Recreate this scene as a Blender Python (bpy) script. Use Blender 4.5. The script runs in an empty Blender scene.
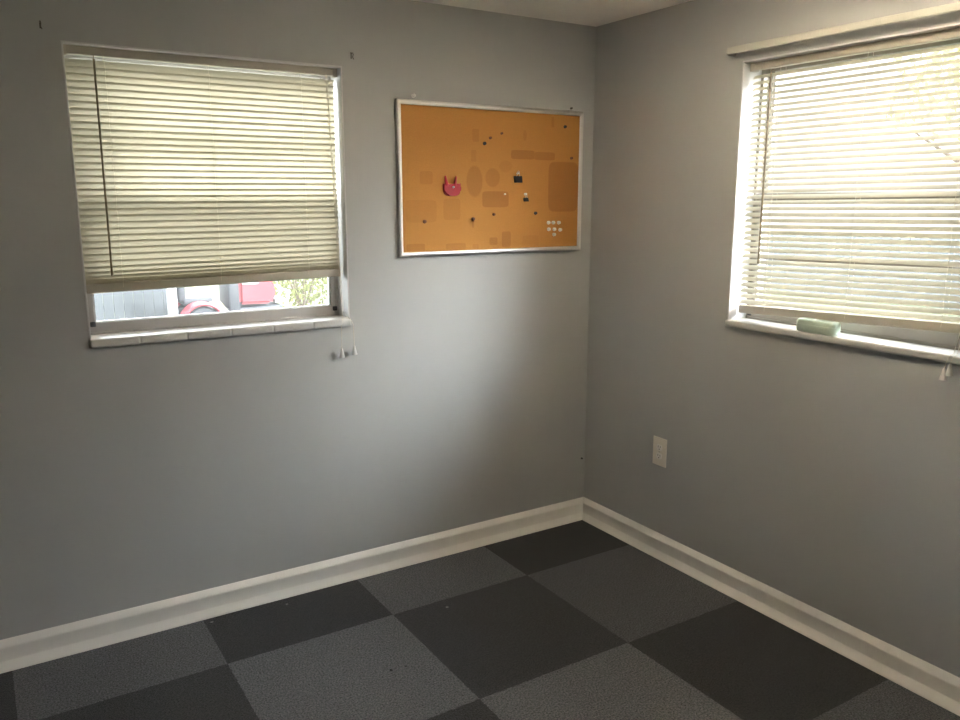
import bpy, bmesh, math, random
from mathutils import Vector, Matrix

random.seed(7)
scene = bpy.context.scene
col = scene.collection
R = math.radians

FILL_LAMP = 310.0  # emission of the added fill lamp
# ------------------------------------------------------------------ materials
def new_mat(name):
    m = bpy.data.materials.new(name)
    m.use_nodes = True
    nt = m.node_tree
    for n in list(nt.nodes):
        nt.nodes.remove(n)
    out = nt.nodes.new('ShaderNodeOutputMaterial')
    return m, nt, out

def node(nt, typ, **kw):
    n = nt.nodes.new(typ)
    for k, v in kw.items():
        setattr(n, k, v)
    return n

def val(nt, sock, v):
    if hasattr(v, 'links') or hasattr(v, 'is_linked'):
        nt.links.new(v, sock)
    else:
        sock.default_value = v

def mth(nt, op, a, b=None, c=None, clamp=False):
    n = nt.nodes.new('ShaderNodeMath')
    n.operation = op
    n.use_clamp = clamp
    for i, v in enumerate((a, b, c)):
        if v is None:
            continue
        if isinstance(v, (int, float)):
            n.inputs[i].default_value = v
        else:
            nt.links.new(v, n.inputs[i])
    return n.outputs[0]

def mixc(nt, fac, a, b):
    n = nt.nodes.new('ShaderNodeMix')
    n.data_type = 'RGBA'
    for s, v in ((n.inputs[0], fac), (n.inputs[6], a), (n.inputs[7], b)):
        if isinstance(v, (int, float)):
            s.default_value = v
        elif isinstance(v, tuple):
            s.default_value = v if len(v) == 4 else (*v, 1)
        else:
            nt.links.new(v, s)
    return n.outputs[2]

def noise(nt, scale, detail=3, rough=0.6, vec=None):
    n = nt.nodes.new('ShaderNodeTexNoise')
    n.inputs['Scale'].default_value = scale
    n.inputs['Detail'].default_value = detail
    n.inputs['Roughness'].default_value = rough
    if vec is None:
        tc = nt.nodes.new('ShaderNodeTexCoord')
        vec = tc.outputs['Object']
    nt.links.new(vec, n.inputs['Vector'])
    return n.outputs['Fac']

def bump(nt, height, strength, dist):
    b = nt.nodes.new('ShaderNodeBump')
    b.inputs['Strength'].default_value = strength
    b.inputs['Distance'].default_value = dist
    nt.links.new(height, b.inputs['Height'])
    return b.outputs['Normal']

def simple(name, c, rough=0.5, metal=0.0, var=0.06, vscale=20.0, bmp=0.0, bscale=150.0, bdist=0.001, spec=0.5):
    m, nt, out = new_mat(name)
    p = node(nt, 'ShaderNodeBsdfPrincipled')
    c2 = tuple(min(1, x * (1 + var)) for x in c)
    c1 = tuple(x * (1 - var) for x in c)
    nt.links.new(mixc(nt, noise(nt, vscale), c1, c2), p.inputs['Base Color'])
    p.inputs['Roughness'].default_value = rough
    p.inputs['Metallic'].default_value = metal
    p.inputs['Specular IOR Level'].default_value = spec
    if bmp:
        nt.links.new(bump(nt, noise(nt, bscale, 2), bmp, bdist), p.inputs['Normal'])
    nt.links.new(p.outputs[0], out.inputs[0])
    return m

M = {}
M['wall'] = simple('wall_paint', (.425, .43, .425), .55, var=.03, vscale=3, bmp=.25, bscale=260, bdist=.0006, spec=.4)
M['ceiling'] = simple('ceiling_paint', (.88, .87, .84), .9, var=.04, vscale=40, bmp=.9, bscale=90, bdist=.004, spec=.2)
M['trim'] = simple('trim_paint', (.78, .76, .72), .4, var=.03, vscale=6, bmp=.12, bscale=60, bdist=.0008)
M['reveal'] = simple('reveal_paint', (.60, .60, .60), .5, var=.03, vscale=8, bmp=.2, bscale=80, bdist=.001)
M['frame'] = simple('frame_metal', (.5, .48, .47), .42, .35, var=.05, vscale=9)
M['frame_bronze'] = simple('frame_bronze', (.34, .31, .27), .42, .35, var=.05, vscale=9)
M['sill'] = simple('sill_tile', (.60, .59, .57), .35, var=.04, vscale=10)
M['bead'] = simple('bead_white', (.8, .8, .8), .4, var=.02)
M['latch'] = simple('latch_dark', (.05, .05, .055), .4, var=.1)
M['rail'] = simple('blind_rail', (.46, .42, .35), .4, var=.03, vscale=10)
M['rod'] = simple('rod_enamel', (.50, .49, .43), .35, var=.03)
M['white_plastic'] = simple('white_plastic', (.8, .78, .74), .35, var=.02)
M['ivory'] = simple('ivory_plastic', (.74, .70, .62), .4, var=.02)
M['slot'] = simple('slot_dark', (.03, .028, .025), .6)
M['screw'] = simple('screw_steel', (.5, .5, .48), .35, .9)
M['dark_metal'] = simple('dark_metal', (.10, .09, .08), .45, .5)
M['aluminium'] = simple('aluminium', (.72, .70, .67), .38, .75, var=.04, vscale=30)
M['black'] = simple('black_enamel', (.012, .012, .014), .35, var=.1)
M['brown_pin'] = simple('brown_pin', (.16, .06, .02), .4)
M['white_pin'] = simple('white_pin', (.85, .85, .82), .25, var=.02)
M['steel'] = simple('steel_wire', (.6, .6, .6), .3, .9)
M['red'] = simple('red_plastic', (.40, .008, .02), .5, var=.08)
M['green'] = simple('pale_green_plastic', (.52, .62, .52), .3, var=.03)
M['green_top'] = simple('pale_green_pad', (.56, .65, .55), .5, var=.05)
M['cord'] = simple('cord', (.72, .68, .58), .7, var=.05)
M['rear_door'] = simple('door_paint', (.7, .69, .66), .45, var=.03)
M['grass'] = simple('lawn', (.075, .085, .04), .9, var=.4, vscale=6, bmp=.6, bscale=60, bdist=.02)
M['siding'] = simple('fence_boards', (.07, .078, .085), .8, var=.1, vscale=4)
M['post'] = simple('white_post', (.34, .34, .34), .5, var=.04)
M['m_red'] = simple('mower_red', (.22, .02, .03), .45, var=.05)
M['m_black'] = simple('mower_black', (.025, .028, .034), .6, var=.1)
M['m_yellow'] = simple('mower_yellow', (.26, .22, .12), .45, var=.05)
M['m_tyre'] = simple('mower_tyre', (.03, .033, .038), .8, var=.1)
M['bark'] = simple('bark', (.15, .11, .08), .9, var=.3, vscale=15, bmp=.6, bscale=30, bdist=.02)

def leaf_mat(name, c):
    m, nt, out = new_mat(name)
    d = node(nt, 'ShaderNodeBsdfDiffuse'); t = node(nt, 'ShaderNodeBsdfTranslucent')
    cc = mixc(nt, noise(nt, 5.0), tuple(x * .55 for x in c), c)
    nt.links.new(cc, d.inputs[0]); nt.links.new(cc, t.inputs[0])
    mx = node(nt, 'ShaderNodeMixShader'); mx.inputs[0].default_value = .4
    nt.links.new(d.outputs[0], mx.inputs[1]); nt.links.new(t.outputs[0], mx.inputs[2])
    nt.links.new(mx.outputs[0], out.inputs[0])
    return m
M['leaf'] = leaf_mat('leaf', (.20, .21, .08))
M['leaf_pale'] = leaf_mat('leaf_pale', (.33, .34, .18))

def slat_mat():
    m, nt, out = new_mat('blind_slat')
    d = node(nt, 'ShaderNodeBsdfDiffuse'); t = node(nt, 'ShaderNodeBsdfTranslucent')
    n = noise(nt, 4.0)
    nt.links.new(mixc(nt, n, (.44, .42, .37), (.48, .455, .40)), d.inputs[0])
    nt.links.new(mixc(nt, n, (.90, .81, .56), (.93, .85, .62)), t.inputs[0])
    mx = node(nt, 'ShaderNodeMixShader'); mx.inputs[0].default_value = .17
    nt.links.new(d.outputs[0], mx.inputs[1]); nt.links.new(t.outputs[0], mx.inputs[2])
    nt.links.new(mx.outputs[0], out.inputs[0])
    return m
M['slat'] = slat_mat()

def wand_mat():
    m, nt, out = new_mat('wand_acrylic')
    p = node(nt, 'ShaderNodeBsdfPrincipled')
    nt.links.new(mixc(nt, noise(nt, 30), (.20, .16, .10), (.28, .22, .14)), p.inputs['Base Color'])
    p.inputs['Roughness'].default_value = .2
    nt.links.new(p.outputs[0], out.inputs[0])
    return m
M['wand'] = wand_mat()

def glass_mat():
    m, nt, out = new_mat('window_glass')
    t = node(nt, 'ShaderNodeBsdfTransparent'); g = node(nt, 'ShaderNodeBsdfGlossy')
    tr = node(nt, 'ShaderNodeBsdfTranslucent')
    t.inputs[0].default_value = (.95, .97, .98, 1)
    g.inputs['Roughness'].default_value = .02
    tr.inputs[0].default_value = (.85, .88, .9, 1)
    f = node(nt, 'ShaderNodeFresnel'); f.inputs[0].default_value = 1.4
    dirt = mth(nt, 'MULTIPLY_ADD', noise(nt, 9, 5), .04, .008)      # dusty film on the pane
    a = node(nt, 'ShaderNodeMixShader'); nt.links.new(dirt, a.inputs[0])
    nt.links.new(t.outputs[0], a.inputs[1]); nt.links.new(tr.outputs[0], a.inputs[2])
    b = node(nt, 'ShaderNodeMixShader'); nt.links.new(f.outputs[0], b.inputs[0])
    nt.links.new(a.outputs[0], b.inputs[1]); nt.links.new(g.outputs[0], b.inputs[2])
    nt.links.new(b.outputs[0], out.inputs[0])
    return m
M['glass'] = glass_mat()

T, TX, TY = .63245, -.6165, -.3793       # carpet tile pitch and first seams from the corner
def carpet_mat():
    m, nt, out = new_mat('carpet_tiles')
    tc = node(nt, 'ShaderNodeTexCoord'); s = node(nt, 'ShaderNodeSeparateXYZ')
    nt.links.new(tc.outputs['Object'], s.inputs[0])
    wob = mth(nt, 'MULTIPLY', mth(nt, 'SUBTRACT', noise(nt, 60, 2), .5), .010)   # frayed seams
    fx = mth(nt, 'DIVIDE', mth(nt, 'SUBTRACT', TX, mth(nt, 'ADD', s.outputs[0], wob)), T)
    fy = mth(nt, 'DIVIDE', mth(nt, 'SUBTRACT', TY, mth(nt, 'ADD', s.outputs[1], wob)), T)
    i = mth(nt, 'FLOOR', fx); j = mth(nt, 'FLOOR', fy)
    par = mth(nt, 'MODULO', mth(nt, 'ADD', mth(nt, 'ADD', i, j), 20.0), 2.0)
    par = mth(nt, 'GREATER_THAN', par, .5)          # 1 = lighter tile
    # per-tile hash seeded to paint in shade by the right wall, light beyond
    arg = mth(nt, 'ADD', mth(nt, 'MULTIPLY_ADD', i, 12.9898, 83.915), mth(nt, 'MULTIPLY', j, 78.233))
    tile_shade = mth(nt, 'FRACT', mth(nt, 'MULTIPLY', mth(nt, 'SINE', arg), 437.58))
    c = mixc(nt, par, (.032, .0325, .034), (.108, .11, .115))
    tone = mth(nt, 'MULTIPLY_ADD', tile_shade, .5, .75)
    fine = mth(nt, 'MULTIPLY_ADD', noise(nt, 170, 3, .75), 5.0, -1.5)
    mid = mth(nt, 'MULTIPLY_ADD', noise(nt, 30, 4, .7), .5, .75)
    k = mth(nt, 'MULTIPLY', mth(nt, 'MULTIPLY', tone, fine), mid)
    vm = node(nt, 'ShaderNodeVectorMath', operation='SCALE')
    nt.links.new(c, vm.inputs[0]); nt.links.new(k, vm.inputs['Scale'])
    colr = vm.outputs[0]
    # pale crumbs and dark flecks lying in the pile
    for (px, py, r, cc) in FLECKS:
        dx = mth(nt, 'SUBTRACT', s.outputs[0], px); dy = mth(nt, 'SUBTRACT', s.outputs[1], py)
        d = mth(nt, 'SQRT', mth(nt, 'ADD', mth(nt, 'MULTIPLY', dx, dx), mth(nt, 'MULTIPLY', dy, dy)))
        d = mth(nt, 'ADD', d, mth(nt, 'MULTIPLY', wob, .7))
        colr = mixc(nt, mth(nt, 'LESS_THAN', d, r), colr, cc)
    p = node(nt, 'ShaderNodeBsdfPrincipled')
    nt.links.new(colr, p.inputs['Base Color'])
    p.inputs['Roughness'].default_value = 1.0
    p.inputs['Specular IOR Level'].default_value = .1
    p.inputs['Sheen Weight'].default_value = .15
    nt.links.new(bump(nt, noise(nt, 350, 2, .8), .8, .004), p.inputs['Normal'])
    nt.links.new(p.outputs[0], out.inputs[0])
    return m
FLECKS = [(-1.419, -.713, .006, (.008, .008, .008)), (-1.365, -.7185, .004, (.01, .01, .01)),
          (-1.856, -.064, .006, (.2, .2, .2)), (-1.568, -.080, .005, (.2, .2, .2)), (-1.042, -.4375, .006, (.22, .22, .22))]
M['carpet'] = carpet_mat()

# faded patches on the cork, (x0, z0, x1, z1, darkness, round?) in metres on the board
PATCH = [(-.9115, 1.635, -.8513, 1.687, .30, 0), (-.979, 1.481, -.835, 1.572, .22, 0), (-.802, 1.490, -.720, 1.577, .28, 0),
         (-.689, 1.586, -.611, 1.7125, .5, 1), (-.595, 1.627, -.523, 1.704, .42, 1), (-.611, 1.541, -.476, 1.608, .6, 0),
         (-.464, 1.746, -.340, 1.784, .6, 0), (-.340, 1.745, -.2285, 1.779, .55, 0), (-.261, 1.52, -.092, 1.7387, .62, 0),
         (-.791, 1.365, -.6945, 1.392, .4, 0), (-.574, 1.379, -.533, 1.412, .5, 0), (-.51, 1.369, -.463, 1.436, .5, 0),
         (-.40, 1.367, -.312, 1.416, .2, 0), (-.525, 1.69, -.459, 1.738, .18, 1), (-.66, 1.811, -.628, 1.863, .3, 0),
         (-.667, 1.73, -.641, 1.7775, .25, 0), (-.977, 1.366, -.892, 1.395, .45, 0), (-.25, 1.887, -.235, 1.932, .35, 0),
         (-.4015, 1.825, -.3827, 1.869, .3, 1), (-.664, 1.455, -.652, 1.49, .5, 1), (-.66, 1.366, -.63, 1.385, .3, 0)]
def cork_mat():
    m, nt, out = new_mat('cork')
    tc = node(nt, 'ShaderNodeTexCoord'); s = node(nt, 'ShaderNodeSeparateXYZ')
    nt.links.new(tc.outputs['Object'], s.inputs[0])
    x = mth(nt, 'ADD', s.outputs[0], BOARD_O[0]); z = mth(nt, 'ADD', s.outputs[2], BOARD_O[2])
    g = noise(nt, 330, 3, .8)
    c = mixc(nt, g, (.42, .185, .042), (.60, .30, .088))
    mask = None
    for (x0, z0, x1, z1, a, rnd) in PATCH:
        ux = mth(nt, 'DIVIDE', mth(nt, 'ABSOLUTE', mth(nt, 'SUBTRACT', x, (x0 + x1) / 2)), (x1 - x0) / 2)
        uz = mth(nt, 'DIVIDE', mth(nt, 'ABSOLUTE', mth(nt, 'SUBTRACT', z, (z0 + z1) / 2)), (z1 - z0) / 2)
        e = 2.0 if rnd else 7.0
        d = mth(nt, 'ADD', mth(nt, 'POWER', ux, e), mth(nt, 'POWER', uz, e))
        k = mth(nt, 'MULTIPLY', mth(nt, 'MULTIPLY_ADD', d, -3.0, 3.6, clamp=True), a * .85)
        mask = k if mask is None else mth(nt, 'MAXIMUM', mask, k)
    c = mixc(nt, mask, c, mixc(nt, g, (.24, .085, .025), (.38, .16, .05)))
    p = node(nt, 'ShaderNodeBsdfPrincipled')
    nt.links.new(c, p.inputs['Base Color'])
    p.inputs['Roughness'].default_value = .8
    p.inputs['Specular IOR Level'].default_value = .25
    nt.links.new(bump(nt, g, .3, .001), p.inputs['Normal'])
    nt.links.new(p.outputs[0], out.inputs[0])
    return m
BOARD_O = (-.5425, -.004, 1.3435)
M['cork'] = cork_mat()

# ------------------------------------------------------------------ mesh helper
class MB:
    """collects shapes in one frame; build() links them as one mesh object"""
    def __init__(self, smooth=False):
        self.bm = bmesh.new()
        self.smooth = smooth
    def box(self, a, b, bev=0.0, seg=2):
        g = bmesh.ops.create_cube(self.bm, size=1.0)
        vs = g['verts']
        for v in vs:
            v.co = Vector([(a[i] + b[i]) / 2 + v.co[i] * abs(b[i] - a[i]) for i in range(3)])
        if bev:
            es = list({e for v in vs for e in v.link_edges})
            bmesh.ops.bevel(self.bm, geom=es, offset=bev, segments=seg, profile=.5, affect='EDGES')
        return self
    def poly(self, pts):
        self.bm.faces.new([self.bm.verts.new(p) for p in pts])
        return self
    def grid(self, rows):
        V = [[self.bm.verts.new(p) for p in r] for r in rows]
        for i in range(len(V) - 1):
            for j in range(len(V[0]) - 1):
                self.bm.faces.new((V[i][j], V[i][j + 1], V[i + 1][j + 1], V[i + 1][j]))
        return self
    def tube(self, pts, r, n=8):
        pts = [Vector(p) for p in pts]
        rings = []
        for i, p in enumerate(pts):
            t = (pts[min(i + 1, len(pts) - 1)] - pts[max(i - 1, 0)]).normalized()
            ref = Vector((0, 0, 1)) if abs(t.z) < .9 else Vector((1, 0, 0))
            a = t.cross(ref).normalized(); b = t.cross(a).normalized()
            rr = r[i] if isinstance(r, (list, tuple)) else r
            rings.append([self.bm.verts.new(p + (a * math.cos(2 * math.pi * k / n) + b * math.sin(2 * math.pi * k / n)) * rr) for k in range(n)])
        for i in range(len(rings) - 1):
            for k in range(n):
                self.bm.faces.new((rings[i][k], rings[i][(k + 1) % n], rings[i + 1][(k + 1) % n], rings[i + 1][k]))
        self.bm.faces.new(rings[0][::-1]); self.bm.faces.new(rings[-1])
        return self
    def lathe(self, c, axis, prof, n=20):
        """prof: (radius, height along axis)"""
        ax = Vector(axis).normalized()
        ref = Vector((0, 0, 1)) if abs(ax.z) < .9 else Vector((1, 0, 0))
        a = ax.cross(ref).normalized(); b = ax.cross(a).normalized()
        c = Vector(c)
        rings = []
        for r, h in prof:
            rings.append([self.bm.verts.new(c + ax * h + (a * math.cos(2 * math.pi * k / n) + b * math.sin(2 * math.pi * k / n)) * max(r, 1e-5)) for k in range(n)])
        for i in range(len(rings) - 1):
            for k in range(n):
                self.bm.faces.new((rings[i][k], rings[i][(k + 1) % n], rings[i + 1][(k + 1) % n], rings[i + 1][k]))
        self.bm.faces.new(rings[0][::-1]); self.bm.faces.new(rings[-1])
        return self
    def extrude(self, poly, vec):
        """closed prism from a planar outline"""
        vec = Vector(vec)
        A = [self.bm.verts.new(p) for p in poly]; B = [self.bm.verts.new(Vector(p) + vec) for p in poly]
        n = len(A)
        self.bm.faces.new(A[::-1]); self.bm.faces.new(B)
        for i in range(n):
            self.bm.faces.new((A[i], A[(i + 1) % n], B[(i + 1) % n], B[i]))
        return self
    def build(self, name, mat, parent=None, origin=None, fixn=True):
        bm = self.bm
        if fixn:
            bmesh.ops.recalc_face_normals(bm, faces=bm.faces[:])
        o0 = Vector(origin) if origin is not None else (Vector(parent['_o']) if parent is not None and '_o' in parent else Vector((0, 0, 0)))
        for v in bm.verts:
            v.co -= o0
        me = bpy.data.meshes.new(name)
        bm.to_mesh(me); bm.free()
        me.materials.append(mat)
        if self.smooth:
            for p in me.polygons:
                p.use_smooth = True
            try:
                me.set_sharp_from_angle(angle=R(38))
            except Exception:
                pass
        o = bpy.data.objects.new(name, me)
        col.objects.link(o)
        o['_o'] = list(o0)
        if parent is not None:
            o.parent = parent
        else:
            o.location = o0
        return o

def rotp(p, rz):
    return Matrix.Rotation(rz, 3, 'Z') @ Vector(p)

def empty(name, origin=(0, 0, 0), rz=0.0):
    """Empty whose children are modelled in a frame turned by rz about the room corner"""
    o = bpy.data.objects.new(name, None)
    o.empty_display_size = .05
    col.objects.link(o)
    o.location = rotp(origin, rz); o.rotation_euler = (0, 0, rz)
    o['_o'] = list(origin)
    return o

def tag(o, label, cat, group=None):
    o['label'] = label; o['category'] = cat
    if group:
        o['group'] = group
    return o

def struct(o, label=None):
    o['kind'] = 'structure'
    if label:
        o['label'] = label
    return o

# ------------------------------------------------------------------ room shell
H = 2.335
XW, YW = -3.45, -4.15        # the two walls behind the camera
TH = .2
LW = dict(u0=-2.177, u1=-1.229, z0=1.080, z1=2.067)      # left window opening
RW = dict(u0=.8453, u1=1.7933, z0=1.086, z1=2.0745)      # right window opening (u runs along -y)
RZ = -math.pi / 2

def wall(name, ua, ub, hole=None, rz=0.0, off=0.0):
    b = MB()
    us = [ua] + ([hole['u0'], hole['u1']] if hole else []) + [ub]
    zs = [0] + ([hole['z0'], hole['z1']] if hole else []) + [H]
    V = {}
    def v(i, d, k):
        key = (i, d, k)
        if key not in V:
            V[key] = b.bm.verts.new((us[i], off + d * TH, zs[k]))
        return V[key]
    n, m = len(us) - 1, len(zs) - 1
    for i in range(n):
        for k in range(m):
            if hole and i == 1 and k == 1:
                continue
            b.bm.faces.new((v(i, 0, k), v(i + 1, 0, k), v(i + 1, 0, k + 1), v(i, 0, k + 1)))
            b.bm.faces.new((v(i, 1, k), v(i, 1, k + 1), v(i + 1, 1, k + 1), v(i + 1, 1, k)))
    for k in range(m):
        b.bm.faces.new((v(0, 0, k), v(0, 0, k + 1), v(0, 1, k + 1), v(0, 1, k)))
        b.bm.faces.new((v(n, 0, k), v(n, 1, k), v(n, 1, k + 1), v(n, 0, k + 1)))
    for i in range(n):
        b.bm.faces.new((v(i, 0, 0), v(i, 1, 0), v(i + 1, 1, 0), v(i + 1, 0, 0)))
        b.bm.faces.new((v(i, 0, m), v(i + 1, 0, m), v(i + 1, 1, m), v(i, 1, m)))
    if hole:
        b.bm.faces.new((v(1, 0, 1), v(2, 0, 1), v(2, 1, 1), v(1, 1, 1)))
        b.bm.faces.new((v(1, 0, 2), v(1, 1, 2), v(2, 1, 2), v(2, 0, 2)))
        b.bm.faces.new((v(1, 0, 1), v(1, 1, 1), v(1, 1, 2), v(1, 0, 2)))
        b.bm.faces.new((v(2, 0, 1), v(2, 0, 2), v(2, 1, 2), v(2, 1, 1)))
    o = b.build(name, M['wall'])
    o.rotation_euler = (0, 0, rz)
    return struct(o)

wall('wall_left', XW - TH, TH, LW)
wall('wall_right', 0, -YW, RW, RZ)
wall('wall_rear', -TH, -XW + TH, None, math.pi, -YW)
wall('wall_near', YW, 0, None, -RZ, -XW)
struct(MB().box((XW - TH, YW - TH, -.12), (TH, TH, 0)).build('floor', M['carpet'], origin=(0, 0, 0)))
struct(MB().box((XW - TH, YW - TH, H), (TH, TH, H + .1)).build('ceiling', M['ceiling']))

# baseboards: rounded top lip, flat face, sloping shoe at the foot, mitred in the corner
PROF = [(0, 0), (.032, 0), (.0315, .003), (.0290, .008), (.0135, .029), (.0120, .033), (.0170, .077), (.0172, .081), (.0155, .086), (.0045, .101), (.0015, .1055), (0, .1055)]
def baseboard(name, u_corner_mitre, uend, rz, off=0.0, mirror=False):
    b = MB(smooth=True)
    rows = []
    for (t, z) in PROF:
        a = u_corner_mitre + (t if mirror else -t)
        rows.append([(a, off - t, z), (uend, off - t, z)])
    b.grid(rows)
    o = b.build(name, M['trim'], fixn=False)
    o.rotation_euler = (0, 0, rz)
    return struct(o)
baseboard('baseboard_left', 0, XW, 0)
baseboard('baseboard_right', 0, -YW, RZ, mirror=True)

# ------------------------------------------------------------------ windows
def window(n, W, rz, sill_top, sill_bot, frame_top, meet, muntins, label, latch, nt_=6, fm='frame'):
    u0, u1, z0, z1 = W['u0'], W['u1'], W['z0'], W['z1']
    t = struct(empty(f'window_{n}', (u0, 0, sill_bot), rz), label)
    # plaster reveal lining the opening, edge a hair proud of the wall
    r = MB()
    e = .006
    r.box((u0, -.0015, sill_top), (u0 + e, .10, z1), .001)
    r.box((u1 - e, -.0015, sill_top), (u1, .10, z1), .001)
    r.box((u0, -.0015, z1 - e), (u1, .10, z1), .001)
    r.build('window_reveal', M['reveal'], t)
    # bullnose tile sill with grout joints
    s = MB(smooth=True)
    w = (u1 - u0) / nt_
    for k in range(nt_):
        g = .0004
        s.box((u0 + k * w + g, -.017, sill_bot), (u0 + (k + 1) * w - g, .10, sill_top), .007, 3)
    s.box((u0 + .002, -.0145, sill_bot + .003), (u1 - .002, .098, sill_top - .0012))
    s.build('window_sill', M['sill'], t)
    # outer frame
    f = MB()
    f.box((u0, .10, sill_bot), (u0 + .018, .17, z1), .0015)
    f.box((u1 - .018, .10, sill_bot), (u1, .17, z1), .0015)
    f.box((u0 + .018, .10, z1 - .014), (u1 - .018, .17, z1), .0015)
    f.box((u0 + .018, .10, sill_bot), (u1 - .018, .17, sill_top + .006), .0015)
    f.build('window_frame', M[fm], t)
    a, b_ = u0 + .018, u1 - .018
    for nm, za, zb, d in (('lower_sash', sill_top + .006, meet + .017, .105), ('upper_sash', meet - .017, z1 - .014, .132)):
        q = MB()
        low = frame_top if nm == 'lower_sash' else za + .034
        q.box((a, d, za), (b_, d + .024, low), .0015)
        th = .032 if nm == 'lower_sash' else .016
        q.box((a, d, zb - th), (b_, d + .024, zb), .0015)
        q.box((a, d, low), (a + .016, d + .024, zb - th), .0015)
        q.box((b_ - .016, d, low), (b_, d + .024, zb - th), .0015)
        for (zm, which) in muntins:
            if which == nm:
                q.box((a + .016, d + .003, zm - .010), (b_ - .016, d + .021, zm + .010), .001)
        so = q.build(nm, M[fm], t)
        so['_o'] = t['_o']
        gb = MB()
        x0, x1, y0, y1 = a + .016, b_ - .016, low, zb - th
        k = .006
        for (p, r2) in (((x0, d + .009, y0), (x0 + k, d + .022, y1)), ((x1 - k, d + .009, y0), (x1, d + .022, y1)), ((x0 + k, d + .009, y0), (x1 - k, d + .022, y0 + k * .7)), ((x0 + k, d + .009, y1 - k), (x1 - k, d + .022, y1))):
            gb.box(p, r2)
        gb.build('glazing_bead', M['bead'], so, origin=t['_o'])
        MB().poly([(x0, d + .015, y0), (x1, d + .015, y0), (x1, d + .015, y1), (x0, d + .015, y1)]).build('glass_pane', M['glass'], so, origin=t['_o'])
    for (lu, lz) in latch:
        q = MB(smooth=True)
        q.box((lu - .009, .096, lz - .011), (lu + .009, .106, lz + .007), .003)
        q.lathe((lu, .092, lz + .002), (0, 1, 0), [(.003, 0), (.006, .002), (.006, .01)], 10)
        q.build('sash_latch', M['latch'], t)
    return t

window(1, LW, 0, 1.110, 1.079, 1.149, 1.588, [(1.818, 'upper_sash')], 'left window with the blind partly raised above its tiled sill', [(-2.150, 1.147), (-1.250, 1.140)])
window(2, RW, RZ, 1.113, 1.088, 1.166, 1.580, [(1.358, 'lower_sash')], 'right window with the blind lowered to its sill', [(.866, 1.135)], 1, 'frame_bronze')

# ------------------------------------------------------------------ venetian blinds
DC = .047       # depth of the slat centres behind the wall face
def blind(rz, ua, ub, ztop, zend, tilt, tilt_end, zrail, rail_skew, slump, ladders, wand, cords, label, zfirst, hw=.0125):
    """zrail: centre height of the bottom rail; rail_skew: rise of the rail from left to right"""
    t = empty('mini_blind', ((ua + ub) / 2, DC, zrail - .02), rz)
    tag(t, label, 'blind', 'cream mini blinds')
    h = MB(smooth=True)
    h.box((ua - .004, DC - .0135, ztop - .026), (ub + .004, DC + .0135, ztop), .002)
    h.box((ua - .004, DC - .0155, ztop - .004), (ub + .004, DC - .012, ztop + .0005), .001)
    h.build('headrail', M['rail'], t)
    for u in (ua - .002, ub + .002):
        MB(smooth=True).box((u - .008, DC - .017, ztop - .030), (u + .008, DC + .016, ztop + .001), .002).build('mounting_bracket', M['rail'], t)
    # slats
    zs = []
    z = zfirst
    pitch = .0215
    while z - pitch > zend + .012:
        zs.append((z, tilt)); z -= pitch
    rest = slump
    for k in range(rest):
        f = (k + 1) / rest
        zs.append((z, tilt + (tilt_end - tilt) * f)); z -= max(.0035, pitch * (1 - .85 * f))
    b = MB(smooth=True)
    NS, NU = 5, 12
    ztot = zfirst - zrail
    for (zc, th) in zs:
        fall = ((zfirst - zc) / ztot) ** 2
        jit = random.uniform(-1.2, 1.2)
        je = random.uniform(-.0007, .0007)
        rows = []
        for j in range(NS + 1):
            s = -1 + 2 * j / NS
            hump = .0022 * (1 - s * s)
            a = R(th + jit)
            dd = s * hw * math.cos(a) - hump * math.sin(a)
            dz = s * hw * math.sin(a) + hump * math.cos(a)
            row = []
            for i in range(NU + 1):
                q = i / NU
                u = ua + (ub - ua) * q
                sk = rail_skew * (q - .5) * fall + je * math.sin(q * math.pi)
                row.append((u, DC + dd, zc + dz + sk))
            rows.append(row)
        b.grid(rows)
    b.build('slats', M['slat'], t, fixn=False)
    # bottom rail
    rr = MB(smooth=True)
    rr.box((ua, DC - .011, zrail - .0155), (ub, DC + .009, zrail + .0155), .004, 3)
    for v in rr.bm.verts:
        v.co.z += rail_skew * ((v.co.x - ua) / (ub - ua) - .5)
    rr.build('bottom_rail', M['rail'], t)
    for u in ladders:
        l = MB()
        for d in (DC - .0138, DC + .0138):
            pts = []
            N = 44
            for k in range(N + 1):
                q = k / N
                zz = ztop - .026 + (zrail - ztop + .026) * q
                pts.append((u + .0012 * math.sin(q * 70 + d * 300), d - .0010 * math.sin(q * N * math.pi), zz + rail_skew * ((u - ua) / (ub - ua) - .5) * q * q))
            l.tube(pts, .0007, 5)
        l.build('ladder_cord', M['cord'], t)
    w = MB(smooth=True)
    (wu, wz0), (wu1, wz1), wd = wand
    w.tube([(wu, wd, wz0), (wu1, wd, wz1)], .0036, 6)
    w.tube([(wu, wd, wz0 - .002), (wu, wd, wz0 + .008), (wu + .001, wd + .012, wz0 + .012)], .0016, 6)
    w.tube([(wu1, wd, wz1 + .02), (wu1, wd, wz1)], .0046, 6)
    w.build('tilt_wand', M['wand'], t)
    for path in cords:
        c = MB(smooth=True)
        c.tube(path, .0011, 6)
        co = c.build('lift_cord', M['cord'], t)
        e = path[-1]
        tt = MB(smooth=True)
        tt.lathe((e[0], e[1], e[2] - .034), (0, 0, 1), [(.0105, 0), (.011, .002), (.0085, .012), (.0055, .026), (.004, .034), (.002, .037)], 12)
        tt.build('cord_tassel', M['white_plastic'], co, origin=t['_o'])
    return t

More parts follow.
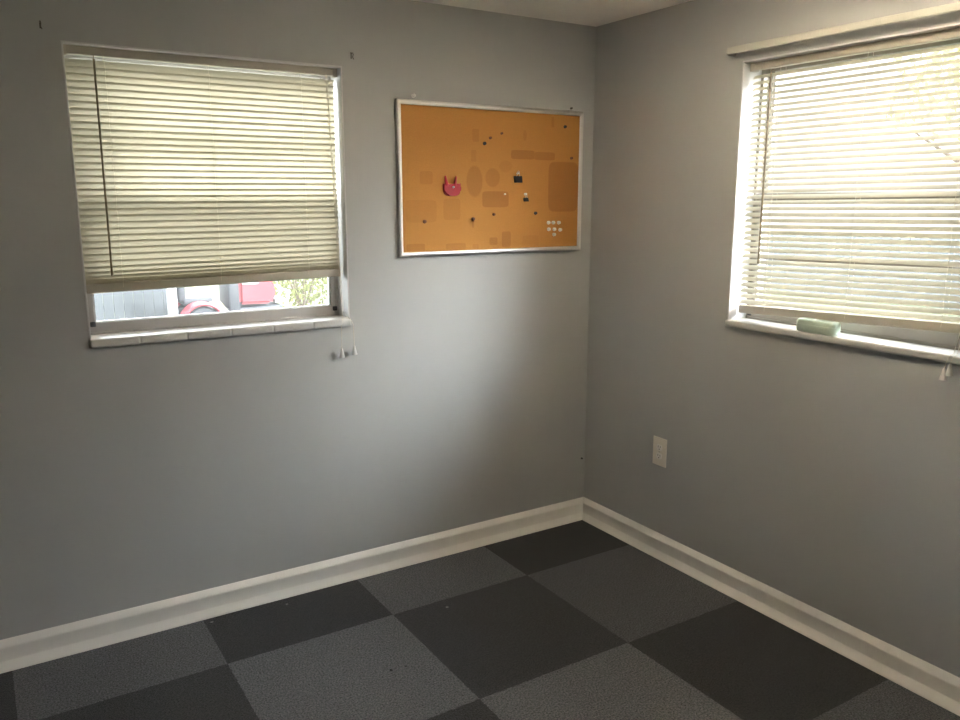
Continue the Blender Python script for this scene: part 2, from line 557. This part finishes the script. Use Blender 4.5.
bl = blind(0, -2.166, -1.246, 2.0605, 1.345, -72, -40, 1.2815, .014, 7, [-2.050, -1.715, -1.379],
      ((-2.083, 2.022), (-2.085, 1.318), .020),
      [[(-1.284, .028, 2.036), (-1.270, .022, 1.6), (-1.259, .018, 1.25), (-1.256, .010, 1.135), (-1.262, -.008, 1.1135), (-1.268, -.0215, 1.1085), (-1.276, -.026, 1.085), (-1.278, -.026, .992)],
       [(-1.280, .028, 2.036), (-1.266, .022, 1.6), (-1.254, .018, 1.25), (-1.250, .010, 1.135), (-1.243, -.008, 1.1135), (-1.236, -.0215, 1.1085), (-1.226, -.026, 1.085), (-1.2245, -.026, .998)]],
      'cream mini blind in the left window, raised so its rail hangs above the sill', 2.0075, .0138)
br = blind(RZ, .864, 1.777, 2.068, 1.176, 36, 36, 1.173, .037, 1, [.990, 1.325, 1.652],
      ((.959, 2.022), (.958, 1.338), .020),
      [[(1.742, .028, 2.040), (1.735, .022, 1.7), (1.722, .016, 1.20), (1.718, -.004, 1.118), (1.715, -.0225, 1.112), (1.711, -.028, 1.09), (1.7076, -.028, 1.072)],
       [(1.747, .028, 2.040), (1.742, .022, 1.7), (1.731, .016, 1.20), (1.729, -.004, 1.118), (1.728, -.0225, 1.112), (1.726, -.028, 1.10), (1.7238, -.028, 1.088)]],
      'cream mini blind in the right window, lowered with its slats half open', 2.0180)

# ------------------------------------------------------------------ curtain rod on the right wall
t = tag(empty('curtain_rod', (1.33, 0, 2.109), RZ), 'slim white flat curtain rod mounted above the right window', 'curtain rod')
rod = MB(smooth=True)
prof = [(-.050, 2.0985), (-.0535, 2.101), (-.0545, 2.109), (-.0535, 2.117), (-.050, 2.1195), (-.047, 2.117), (-.047, 2.101)]
def sweep(b, path, sec):
    """path: (u, d, nu, nd) stations; the section is (offset outwards, z)"""
    rows = []
    for (u, d, nu, nd) in path:
        rows.append([(u + nu * o, d + nd * o, z) for (o, z) in sec + sec[:1]])
    b.grid(rows)
    b.poly([p for p in rows[0][:-1]]); b.poly([p for p in rows[-1][:-1]][::-1])
sec = [(0, 2.0965), (.0035, 2.0990), (.0045, 2.109), (.0035, 2.1190), (0, 2.1215), (-.003, 2.1190), (-.003, 2.0990)]
path = [(.806, -.001, -1, 0), (.806, -.034, -1, 0)]
for k in range(7):
    a = R(90 * k / 6)
    path.append((.820 - .014 * math.cos(a), -.034 - .014 * math.sin(a), -math.cos(a), -math.sin(a)))
path.append((1.838, -.048, 0, -1))
for k in range(7):
    a = R(90 * k / 6)
    path.append((1.840 + .014 * math.sin(a), -.034 - .014 * math.cos(a), math.sin(a), -math.cos(a)))
path.append((1.854, -.001, 1, 0))
sweep(rod, path, sec)
rod.build('rod', M['rod'], t)
for u in (.812, 1.848):
    q = MB(smooth=True)
    q.box((u - .004, -.0025, 2.090), (u + .006, -.0005, 2.128), .0008)
    q.box((u - .0015, -.038, 2.101), (u + .0015, -.002, 2.117), .0008)
    q.build('wall_bracket', M['screw'], t)

# ------------------------------------------------------------------ rod brackets left on the left wall
for (x, z, lb) in ((-2.2305, 2.1067, 'small dark curtain rod bracket on left wall, beyond the top left corner of the window'),
                   (-1.1908, 2.1062, 'small dark curtain rod bracket on left wall, between the window and the cork board')):
    t = tag(empty('curtain_rod_bracket', (x, 0, z)), lb, 'bracket', 'empty rod brackets on the left wall')
    MB(smooth=True).box((x - .002, -.002, z - .010), (x + .002, -.0004, z + .013), .0006).build('back_plate', M['dark_metal'], t)
    MB(smooth=True).tube([(x, -.001, z + .008), (x + .001, -.016, z + .009), (x + .001, -.020, z + .004), (x, -.015, z - .006), (x + .003, -.019, z - .014)], .0016, 8).build('hook', M['dark_metal'], t)

# cable stub low in the corner
t = tag(empty('cable_stub', (-.0228, 0, .3136)), 'small dark cable stub low on the left wall beside the corner', 'cable stub')
MB(smooth=True).lathe((-.0228, 0, .3136), (0, -1, 0), [(.0105, .0004), (.0105, .002), (.0085, .0035), (.005, .0035)], 16).build('ring', M['wall'], t)
MB(smooth=True).lathe((-.0228, 0, .3136), (0, -1, 0), [(.0045, .001), (.0045, .010), (.003, .012)], 12).build('plug', M['latch'], t)

# ------------------------------------------------------------------ electrical outlet (right wall)
ou, oz = .5163, .4834
t = tag(empty('wall_outlet', (ou, 0, oz - .064), RZ), 'ivory double wall outlet low on the right wall', 'outlet')
pl = MB(smooth=True)
pl.box((ou - .041, -.006, oz - .064), (ou + .041, -.0003, oz + .064), .003, 3)
pl.build('cover_plate', M['ivory'], t)
for s in (-1, 1):
    cz = oz + s * .0195
    r_ = MB(smooth=True)
    outl = []
    for k in range(28):
        a = 2 * math.pi * k / 28
        outl.append((ou + .0172 * math.cos(a), -.0055, cz + max(-.0135, min(.0135, .0172 * math.sin(a)))))
    r_.extrude(outl, (0, -.0018, 0))
    ro = r_.build('receptacle', M['white_plastic'], t)
    sl = MB()
    for du, hh in ((-.0064, .0045), (.0064, .0036)):
        sl.box((ou + du - .0011, -.0077, cz + .0035 - hh), (ou + du + .0011, -.0070, cz + .0035 + hh))
    sl.lathe((ou, -.0070, cz - .0075), (0, -1, 0), [(.0026, 0), (.0026, .0007)], 10)
    sl.build('plug_slots', M['slot'], ro, origin=t['_o'])
MB(smooth=True).lathe((ou, -.0058, oz), (0, -1, 0), [(.0036, 0), (.0034, .0008), (.002, .0012)], 12).build('screw', M['screw'], t)

# ------------------------------------------------------------------ pale green box on the right sill
gx0, gx1 = 1.163, 1.321
t = tag(empty('soap_box', ((gx0 + gx1) / 2, .012, 1.113), RZ), 'pale green rounded plastic box sitting on the right window sill', 'box')
def rrect(cu, cd, hu, hd, r, z, n=6):
    pts = []
    for (sx, sy, a0) in ((1, -1, -90), (1, 1, 0), (-1, 1, 90), (-1, -1, 180)):
        for k in range(n + 1):
            a = R(a0 + 90 * k / n)
            pts.append((cu + sx * (hu - r) + r * math.cos(a), cd + sy * (hd - r) + r * math.sin(a), z))
    return pts
def loft(b, loops, cap0=True, cap1=True):
    V = [[b.bm.verts.new(p) for p in l] for l in loops]
    n = len(V[0])
    for i in range(len(V) - 1):
        for k in range(n):
            b.bm.faces.new((V[i][k], V[i][(k + 1) % n], V[i + 1][(k + 1) % n], V[i + 1][k]))
    if cap0: b.bm.faces.new(V[0][::-1])
    if cap1: b.bm.faces.new(V[-1])
cu, cd = (gx0 + gx1) / 2, .008
def shell(z0, z1, steps):
    return [rrect(cu, cd, .079 - i, .026 - i, .020, z) for (z, i) in steps]
b = MB(smooth=True)
loft(b, shell(0, 0, [(1.1134, .007), (1.1145, .004), (1.118, .001), (1.124, 0), (1.1415, 0), (1.1423, .0008)]))
b.build('base', M['green'], t)
b = MB(smooth=True)
loft(b, shell(0, 0, [(1.1424, .0010), (1.1432, .0002), (1.152, .0004), (1.157, .002), (1.1595, .005), (1.1604, .010), (1.1600, .014), (1.1585, .0165)]))
lid = b.build('lid', M['green'], t)
b = MB(smooth=True)
b.lathe((cu - .012, cd, 1.1584), (0, 0, 1), [(.009, 0), (.009, .0012), (.007, .002)], 16)
b.build('button', M['white_plastic'], lid, origin=t['_o'])

# ------------------------------------------------------------------ cork board
bx0, bx1, bz0, bz1 = -1.011, -.072, 1.3430, 1.962
t = tag(empty('cork_board', BOARD_O), 'aluminium framed cork bulletin board on the left wall', 'bulletin board')
f = MB(smooth=True)
fw = .019
o_ = [(bx0, bz0), (bx1, bz0), (bx1, bz1), (bx0, bz1)]
secf = [(0, -.002), (0, -.017), (.003, -.0195), (.010, -.0200), (.016, -.0185), (fw, -.0150), (fw, -.002)]
for k in range(4):
    (xa, za), (xb, zb) = o_[k], o_[(k + 1) % 4]
    sgn = [((1, 1), (-1, 1)), ((-1, 1), (-1, -1)), ((-1, -1), (1, -1)), ((1, -1), (1, 1))][k]
    rows = []
    for (i, d) in secf:
        rows.append([(xa + sgn[0][0] * i, d, za + sgn[0][1] * i), (xb + sgn[1][0] * i, d, zb + sgn[1][1] * i)])
    f.grid(rows)
f.build('frame', M['aluminium'], t)
MB().box((bx0 + fw - .004, -.0125, bz0 + fw - .004), (bx1 - fw + .004, -.003, bz1 - fw + .004)).build('cork_panel', M['cork'], t)
CF = -.0125     # cork face

def push_pin(x, z, mat, r, label, group, d=CF, name='push_pin', L_=.011):
    """needle end in the cork; flared collar, waist and head"""
    t = tag(empty(name, (x, d, z)), label, 'pin', group)
    b = MB(smooth=True)
    b.lathe((x, d - .0003, z), (0, -1, .12), [(r * .95, 0), (r, .001), (r * .55, .0025), (r * .5, L_ * .6), (r * .8, L_ * .78), (r * .85, L_ * .93), (r * .4, L_)], 14)
    b.build('head', mat, t)
    MB(smooth=True).tube([(x, d + .006, z - .0006), (x, d - .0006, z)], .0006, 6).build('needle', M['steel'], t)
    return t

G = 'white push pins clustered on the cork board'
for (x, z, lb) in ((-.2595, 1.4707, 'white push pin on cork, leftmost of the top row in the cluster'),
                   (-.2327, 1.4703, 'white push pin on cork, middle of the top row in the cluster'),
                   (-.2011, 1.4699, 'white push pin on cork, rightmost of the top row in the cluster'),
                   (-.2574, 1.4412, 'white push pin on cork, leftmost of the middle row in the cluster'),
                   (-.2260, 1.4406, 'white push pin on cork, centre of the middle row in the cluster'),
                   (-.1928, 1.4376, 'white push pin on cork, rightmost of the middle row in the cluster'),
                   (-.2270, 1.4169, 'white push pin on cork, alone at the bottom of the cluster')):
    push_pin(x, z, M['white_pin'], .0084, lb, G, L_=.010)
G = 'dark pins scattered on the cork board'
for (x, z, k, r, lb) in ((-.6018, 1.8054, 'black', .0075, 'black pin high on the cork, just below a small brown pin'),
                         (-.5152, 1.8498, 'brown_pin', .0055, 'brown pin highest on the middle of the cork'),
                         (-.1757, 1.8922, 'black', .0070, 'dark pin at the top right corner of the cork'),
                         (-.1360, 1.7567, 'brown_pin', .0065, 'brown pin at the right edge of the cork above the dark patch'),
                         (-.3322, 1.5136, 'black', .0075, 'black pin on cork between the black clips and the white pins'),
                         (-.5541, 1.5100, 'brown_pin', .0065, 'brown pin on cork under the middle rectangular stain'),
                         (-.8928, 1.4844, 'brown_pin', .0080, 'brown pin low on the left part of the cork'),
                         (-.6585, 1.4922, 'brown_pin', .0075, 'brown pin at the top of a short drip stain low on the cork'),
                         (-.5727, 1.8291, 'brown_pin', .0060, 'reddish brown pin between two pins high on the cork')):
    push_pin(x, z, M[k], r, lb, G, L_=.009)
push_pin(-.4971, 1.5962, M['white_pin'], .0040, 'tiny white pin on the corner of the middle rectangular stain', 'small white pins on the board', L_=.008)
push_pin(-.9299, 1.978, M['white_pin'], .0080, 'white push pin in the wall above the top left of the cork board', None, d=0, L_=.014)
push_pin(-.1328, 1.975, M['dark_metal'], .0050, 'small grey nail in the wall above the top right of the board', None, d=0, name='wall_nail', L_=.009)

def binder_clip(x, z, w, lb):
    t = tag(empty('binder_clip', (x, CF, z)), lb, 'clip', 'black binder clips on the cork board')
    b = MB(smooth=True)
    hw = w / 2; h = w * .62
    # triangular spring body, folded: seen from the front a flaring trapezoid
    b.extrude([(x - hw * .82, CF - .001, z - h * .5), (x - hw * .82, CF - .014, z - h * .5), (x - hw * .82, CF - .005, z + h * .5), (x - hw * .82, CF - .001, z + h * .5)], (w * .82, 0, 0))
    for v in b.bm.verts:
        if v.co.z > z:
            v.co.x = x + (v.co.x - x) * 1.18
    bmesh.ops.bevel(b.bm, geom=b.bm.edges[:], offset=.0012, segments=2, affect='EDGES')
    b.build('body', M['black'], t)
    hd = MB(smooth=True)
    r = .0011
    hd.tube([(x - hw * .35, CF - .006, z + h * .45), (x - hw * .22, CF - .0075, z + h * .9), (x - hw * .2, CF - .008, z + h * 1.1), (x, CF - .008, z + h * 1.25), (x + hw * .2, CF - .008, z + h * 1.1), (x + hw * .22, CF - .0075, z + h * .9), (x + hw * .35, CF - .006, z + h * .45)], r, 8)
    hd.build('handle', M['steel'], t)
binder_clip(-.4298, 1.6600, .046, 'larger black binder clip on cork, right of the two round stains')
binder_clip(-.3864, 1.5735, .027, 'smaller black binder clip on cork, below the larger black clip')
push_pin(-.4314, 1.6844, M['white_pin'], .0045, 'tiny white pin holding the larger black clip', 'small white pins on the board', L_=.012)
push_pin(-.3895, 1.5966, M['white_pin'], .0055, 'tiny white pin holding the smaller black clip', 'small white pins on the board', L_=.012)

# red clip: rounded grip below, two prongs up
rx, rz_ = -.764, 1.628
t = tag(empty('red_clip', (rx, CF, rz_ - .04)), 'shiny red plastic clip with two upright prongs on the cork board', 'clip')
b = MB(smooth=True)
out = []
for k in range(17):
    a = R(180 + 180 * k / 16)
    out.append((rx + .040 * math.copysign(abs(math.cos(a)) ** .6, math.cos(a)), CF - .001, rz_ - .006 + .034 * -abs(math.sin(a)) ** .7))
out += [(rx + .040, CF - .001, rz_ + .012), (rx + .028, CF - .001, rz_ + .006), (rx - .004, CF - .001, rz_ + .004), (rx - .034, CF - .001, rz_ + .010), (rx - .041, CF - .001, rz_ + .010)]
b.extrude(out, (0, -.013, 0))
bmesh.ops.bevel(b.bm, geom=[e for e in b.bm.edges if abs(e.verts[0].co.y - e.verts[1].co.y) < 1e-6 and e.verts[0].co.y < CF - .01], offset=.005, segments=3, affect='EDGES')
b.build('grip', M['red'], t)
for (pa, pb, r) in (((rx - .026, CF - .008, rz_), (rx - .033, CF - .010, rz_ + .042), .0065), ((rx + .012, CF - .008, rz_), (rx + .018, CF - .011, rz_ + .040), .006)):
    MB(smooth=True).tube([pa, tuple((pa[i] + pb[i]) / 2 for i in range(3)), pb], [r * 1.3, r, r * .45], 10).build('prong', M['red'], t)
MB(smooth=True).lathe((rx + .002, CF - .0135, rz_ - .004), (0, -1, .2), [(.004, 0), (.004, .002), (.0025, .003), (.0025, .005), (.0035, .006), (.002, .007)], 14).build('pin', M['white_pin'], t)  # small white stud stands in for the highlight on the red plastic

# ------------------------------------------------------------------ outside, left window: fence, post, riding mower, shrubs
GZ = -.45
struct(MB().box((-30, -30, GZ - .2), (40, 45, GZ)).build('ground', M['grass']))

t = tag(empty('board_fence', (-2.2, 10.3, GZ)), 'grey upright board fence outside the left window', 'fence')
b = MB()
x = -4.6
while x < 0.1:
    b.box((x, 10.26, GZ), (x + .138, 10.285, 1.5 + random.uniform(-.01, .01)), .003)
    x += .143
b.build('boards', M['siding'], t)
MB().box((-4.6, 10.285, -.1), (.1, 10.325, 0), .003).box((-4.6, 10.285, 1.0), (.1, 10.325, 1.1), .003).build('rails', M['siding'], t)
b = MB(smooth=True)
b.box((-.155, 9.2, GZ), (-.03, 9.325, .9), .008)
b.box((-.17, 9.185, .9), (-.015, 9.34, .93), .005)
b.extrude([(-.16, 9.195, .93), (-.025, 9.195, .93), (-.025, 9.33, .93), (-.16, 9.33, .93)], (0, 0, .01))
tag(b.build('white_post', M['post'], origin=(-.09, 9.26, GZ)), 'white post standing outside beside the red mower', 'post')

mx, my = .27, 8.95
t = tag(empty('riding_mower', (mx + .5, my + .4, GZ)), 'red riding mower parked outside, seen below the left blind', 'mower')
def wheel(cx, cy, r, w, name):
    b = MB(smooth=True)
    b.lathe((cx, cy - w / 2, GZ + r), (0, 1, 0), [(r * .55, 0), (r * .9, 0), (r, w * .2), (r, w * .8), (r * .9, w), (r * .55, w)], 24)
    o = b.build(name, M['m_tyre'], t)
    h = MB(smooth=True)
    h.lathe((cx, cy - w / 2 - .004, GZ + r), (0, 1, 0), [(r * .12, -.02), (r * .2, -.01), (r * .5, .01), (r * .56, .0), (r * .56, w + .008), (r * .2, w + .02)], 20)
    h.build('hub', M['m_yellow'], o, origin=t['_o'])
wheel(mx, my + .1, .25, .2, 'rear_wheel'); wheel(mx, my + .85, .25, .2, 'rear_wheel')
wheel(mx + 1.2, my + .1, .18, .14, 'front_wheel'); wheel(mx + 1.2, my + .85, .18, .14, 'front_wheel')
def fender(yc):
    b = MB(smooth=True)
    rows = []
    for d, rr in ((-.14, .29), (-.13, .315), (.13, .315), (.14, .29)):
        rows.append([(mx + rr * 1.0 * math.cos(R(a)), yc + d, GZ + .245 + rr * math.sin(R(a))) for a in range(0, 181, 12)])
    for d, rr in ((.13, .27), (-.13, .27), (-.14, .29)):
        rows.append([(mx + rr * math.cos(R(a)), yc + d, GZ + .245 + rr * math.sin(R(a))) for a in range(0, 181, 12)])
    b.grid(rows)
    b.build('fender', M['m_red'], t)
fender(my + .1); fender(my + .85)
b = MB(smooth=True)
b.extrude([(mx + .20, my + .0, GZ + .55), (mx + .45, my + .0, GZ + .22), (mx + .30, my + .0, GZ + .22), (mx + .24, my + .0, GZ + .34)], (0, .05, 0))
b.extrude([(mx + .09, my - .03, GZ + .565), (mx + .24, my - .03, GZ + .565), (mx + .38, my - .03, GZ + .38), (mx + .30, my - .03, GZ + .36)], (0, .05, 0))
b.build('side_panel', M['m_yellow'], t)
b = MB(smooth=True)
b.box((mx - .22, my + .25, GZ + .50), (mx + .2, my + .7, GZ + .60), .03, 3)
b.box((mx - .28, my + .25, GZ + .56), (mx - .18, my + .7, GZ + .95), .03, 3)
b.build('seat', M['m_black'], t)
b = MB(smooth=True)
b.box((mx - .2, my + .22, GZ + .22), (mx + 1.25, my + .73, GZ + .42), .02)
b.box((mx + .42, my + .2, GZ + .3), (mx + .60, my + .75, GZ + .98), .03, 3)
b.build('chassis', M['m_black'], t)
b = MB(smooth=True)
side = [(.58, .47), (1.05, .46), (1.12, .52), (1.14, .70), (1.05, .86), (.58, .96)]
b.extrude([(mx + x, my + .16, GZ + z) for x, z in side], (0, .63, 0))
bmesh.ops.bevel(b.bm, geom=b.bm.edges[:], offset=.04, segments=3, affect='EDGES')
b.build('hood', M['m_red'], t)
MB(smooth=True).box((mx + .62, my + .150, GZ + .77), (mx + .86, my + .163, GZ + .795), .002).build('hood_stripe', M['post'], t)
b = MB(smooth=True)
b.tube([(mx + .42, my + .47, GZ + .8), (mx + .28, my + .47, GZ + 1.02)], .018, 8)
ring = [(mx + .28 + .17 * math.cos(R(a)) * .55, my + .47 + .17 * math.sin(R(a)), GZ + 1.02 + .17 * math.cos(R(a)) * .6) for a in range(0, 361, 20)]
b.tube(ring, .014, 8)
b.build('steering_wheel', M['m_black'], t)
b = MB(smooth=True)
b.box((mx + 1.15, my + .28, GZ + .45), (mx + 1.32, my + .67, GZ + .52), .01)
b.tube([(mx + 1.3, my + .2, GZ + .40), (mx + 1.38, my + .3, GZ + .62), (mx + 1.38, my + .62, GZ + .62), (mx + 1.3, my + .75, GZ + .40)], .022, 8)
b.build('bumper', M['post'], t)

def leaves(b, n, c, rad, size, rnd):
    for _ in range(n):
        while True:
            p = Vector([rnd.uniform(-1, 1) for _ in range(3)])
            if .25 < p.length < 1: break
        p = Vector([c[i] + p[i] * rad[i] for i in range(3)])
        a = Vector([rnd.gauss(0, 1) for _ in range(3)]).normalized()
        q = a.orthogonal().normalized(); q.rotate(Matrix.Rotation(rnd.uniform(0, 6.28), 3, a))
        s = size * rnd.uniform(.6, 1.3)
        w = a.cross(q)
        b.poly([p - q * s, p + w * s * .42 + a * s * .1, p + q * s, p - w * s * .42 + a * s * .1])

rnd = random.Random(3)
for (cx, cy, r, hgt, lb) in ((2.35, 10.6, .75, 1.5, 'leafy sunlit shrub outside, nearest the red mower'),
                             (3.7, 11.4, .9, 1.9, 'taller leafy shrub outside, behind the one beside the mower')):
    t = tag(empty('shrub', (cx, cy, GZ)), lb, 'shrub', 'shrubs outside the left window')
    b = MB()
    for k in range(7):
        a = k * .9
        b.tube([(cx, cy, GZ), (cx + .2 * math.cos(a), cy + .2 * math.sin(a), GZ + hgt * .4), (cx + .5 * r * math.cos(a), cy + .5 * r * math.sin(a), GZ + hgt * .8)], [.025, .018, .008], 6)
    b.build('stems', M['bark'], t)
    b = MB(); leaves(b, 1500, (cx, cy, GZ + hgt * .55), (r, r, hgt * .52), .055, rnd)
    b.build('foliage', M['leaf'], t, fixn=False)

# fill lamp added above the view to brighten right wall and ceiling
lx, ly = -.78, -1.52
t = tag(empty('fill_lamp', (lx, ly, H)), 'added fill lamp with a white glass bowl, out of view under the ceiling', 'fill lamp')
MB(smooth=True).lathe((lx, ly, H - .0005), (0, 0, -1), [(.06, 0), (.06, .008), (.045, .018), (.008, .024), (.008, .205), (.012, .209), (.004, .220)], 32).build('stem', M['white_plastic'], t)
m, nt, out = new_mat('fill_bulb')
em = node(nt, 'ShaderNodeEmission'); em.inputs[0].default_value = (1, .865, .68, 1); em.inputs[1].default_value = FILL_LAMP
nt.links.new(em.outputs[0], out.inputs[0])
for k in range(3):
    a = R(120 * k + 20)
    bx, by = lx + .055 * math.cos(a), ly + .055 * math.sin(a)
    MB(smooth=True).lathe((bx, by, H - .176), (0, 0, 1), [(.008, 0), (.018, .008), (.024, .022), (.022, .036), (.012, .046), (.003, .049)], 16).build('bulb', m, t)
m, nt, out = new_mat('fill_bowl_glass')
d = node(nt, 'ShaderNodeBsdfDiffuse'); tr = node(nt, 'ShaderNodeBsdfTranslucent'); mx = node(nt, 'ShaderNodeMixShader')
cc = mixc(nt, noise(nt, 12), (.84, .82, .78), (.88, .86, .82))
nt.links.new(cc, d.inputs[0]); nt.links.new(cc, tr.inputs[0]); mx.inputs[0].default_value = .25
nt.links.new(d.outputs[0], mx.inputs[1]); nt.links.new(tr.outputs[0], mx.inputs[2]); nt.links.new(mx.outputs[0], out.inputs[0])
b = MB(smooth=True)
prof = [(.150, .110), (.146, .130), (.130, .160), (.100, .185), (.060, .200), (.0085, .205)]
b.grid([[(lx + r * math.cos(R(a)), ly + r * math.sin(R(a)), H - h) for a in range(0, 361, 9)] for r, h in prof])
bmesh.ops.remove_doubles(b.bm, verts=b.bm.verts[:], dist=1e-5)
b.build('bowl', m, t)

# outside, right window: a tree against the sky and a low fence
def tree(cx, cy, hgt, cr, n, lb):
    t = tag(empty('tree', (cx, cy, GZ)), lb, 'tree')
    b = MB(smooth=True)
    b.tube([(cx, cy, GZ), (cx + .05, cy, GZ + hgt * .3), (cx + .1, cy + .1, GZ + hgt * .6), (cx + .1, cy + .1, GZ + hgt * .85)], [.16, .12, .09, .04], 10)
    for k in range(8):
        a = k * 2.4
        z = GZ + hgt * (.38 + .05 * k)
        b.tube([(cx + .08, cy + .05, z), (cx + cr * .45 * math.cos(a), cy + cr * .45 * math.sin(a), z + .3), (cx + cr * .8 * math.cos(a), cy + cr * .8 * math.sin(a), z + .7)], [.05, .03, .01], 6)
    b.build('trunk', M['bark'], t)
    b = MB()
    for k in range(9):
        a = k * 2.4
        leaves(b, n // 9, (cx + cr * .55 * math.cos(a), cy + cr * .55 * math.sin(a), GZ + hgt * (.62 + .035 * k)), (cr * .5, cr * .5, cr * .36), .085, rnd)
    b.build('foliage', M['leaf_pale'], t, fixn=False)
tree(9.5, 2.6, 5.2, 1.7, 1800, 'pale leafy tree against the sky outside the right window')

t = tag(empty('low_fence', (13, 4, GZ)), 'low grey fence across the yard outside the right window', 'fence')
b = MB()
y = -6.0
while y < 16:
    b.box((13, y, GZ), (13.025, y + .19, .85), .003); y += .2
b.build('boards', M['siding'], t)
MB().box((13.025, -6, .2), (13.07, 16, .3)).build('rail', M['siding'], t)

# ------------------------------------------------------------------ light
SKY_LOW, SKY_UP = .8, 3.6
SKY_LOBES = [(R(147), R(23), 20.0, 38.0), (R(0), R(38), 7.0, 6.0), (R(-56), R(17), 20.0, 44.0), (R(108), R(37), 30.0, 10.0)]
world = bpy.data.worlds.new('World'); scene.world = world
world.use_nodes = True
nt = world.node_tree
for n in list(nt.nodes): nt.nodes.remove(n)
wo = node(nt, 'ShaderNodeOutputWorld'); bg = node(nt, 'ShaderNodeBackground')
# hazy bright sky: dimmer towards the horizon, with added unseen lobes lighting the room
gm = node(nt, 'ShaderNodeNewGeometry'); sp = node(nt, 'ShaderNodeSeparateXYZ')
nt.links.new(gm.outputs['Incoming'], sp.inputs[0])
up = mth(nt, 'MAXIMUM', mth(nt, 'MULTIPLY', sp.outputs[2], -1.0), 0.0)
def sky_lobe(az, el, k, amp):
    dt = node(nt, 'ShaderNodeVectorMath', operation='DOT_PRODUCT')
    nt.links.new(gm.outputs['Incoming'], dt.inputs[0])
    dt.inputs[1].default_value = (-math.sin(az) * math.cos(el), -math.cos(az) * math.cos(el), -math.sin(el))
    return mth(nt, 'MULTIPLY', mth(nt, 'POWER', mth(nt, 'MAXIMUM', dt.outputs['Value'], 0.0), k), amp)
base = mth(nt, 'MULTIPLY_ADD', up, SKY_UP, SKY_LOW)
cl = node(nt, 'ShaderNodeMix'); cl.data_type = 'RGBA'
cl.inputs[6].default_value = (1.0, 1.0, 1.0, 1); cl.inputs[7].default_value = (.90, .96, 1.0, 1)
nt.links.new(mth(nt, 'MULTIPLY', up, 1.4, clamp=True), cl.inputs[0])
nt.links.new(cl.outputs[2], bg.inputs[0])
tot = base
for v_ in SKY_LOBES:
    tot = mth(nt, 'ADD', tot, sky_lobe(*v_))
nt.links.new(tot, bg.inputs[1])
nt.links.new(bg.outputs[0], wo.inputs[0])

sl = bpy.data.lights.new('sun', 'SUN'); sl.energy = .4; sl.angle = R(1.0); sl.color = (1, .95, .86)
so = bpy.data.objects.new('sun', sl); col.objects.link(so)
az, el = R(200), R(48)    # compass-like: from behind the house
sd = Vector((math.sin(az) * math.cos(el), math.cos(az) * math.cos(el), math.sin(el)))
so.rotation_euler = sd.to_track_quat('Z', 'Y').to_euler()
so.location = sd * 20

# ------------------------------------------------------------------ camera
cam = bpy.data.cameras.new('camera'); co = bpy.data.objects.new('camera', cam); col.objects.link(co)
cam.sensor_width = 36; cam.lens = 806.93 / 960 * 36; cam.clip_start = .02; cam.clip_end = 200
co.location = (-2.48394, -2.98711, 1.57559)
co.rotation_euler = (math.pi / 2 - .19686, 0, -.55908)
scene.camera = co

vs = scene.view_settings
scene.display_settings.display_device = 'sRGB'
vs.view_transform = 'Standard'; vs.look = 'None'; vs.gamma = 1.0; vs.use_curve_mapping = False
vs.exposure = 1.0
scene.cycles.max_bounces = 12; scene.cycles.diffuse_bounces = 8; scene.cycles.transparent_max_bounces = 12
scene.cycles.transmission_bounces = 8
scene.cycles.sample_clamp_indirect = 0.0

for o in bpy.data.objects:
    if '_o' in o: del o['_o']
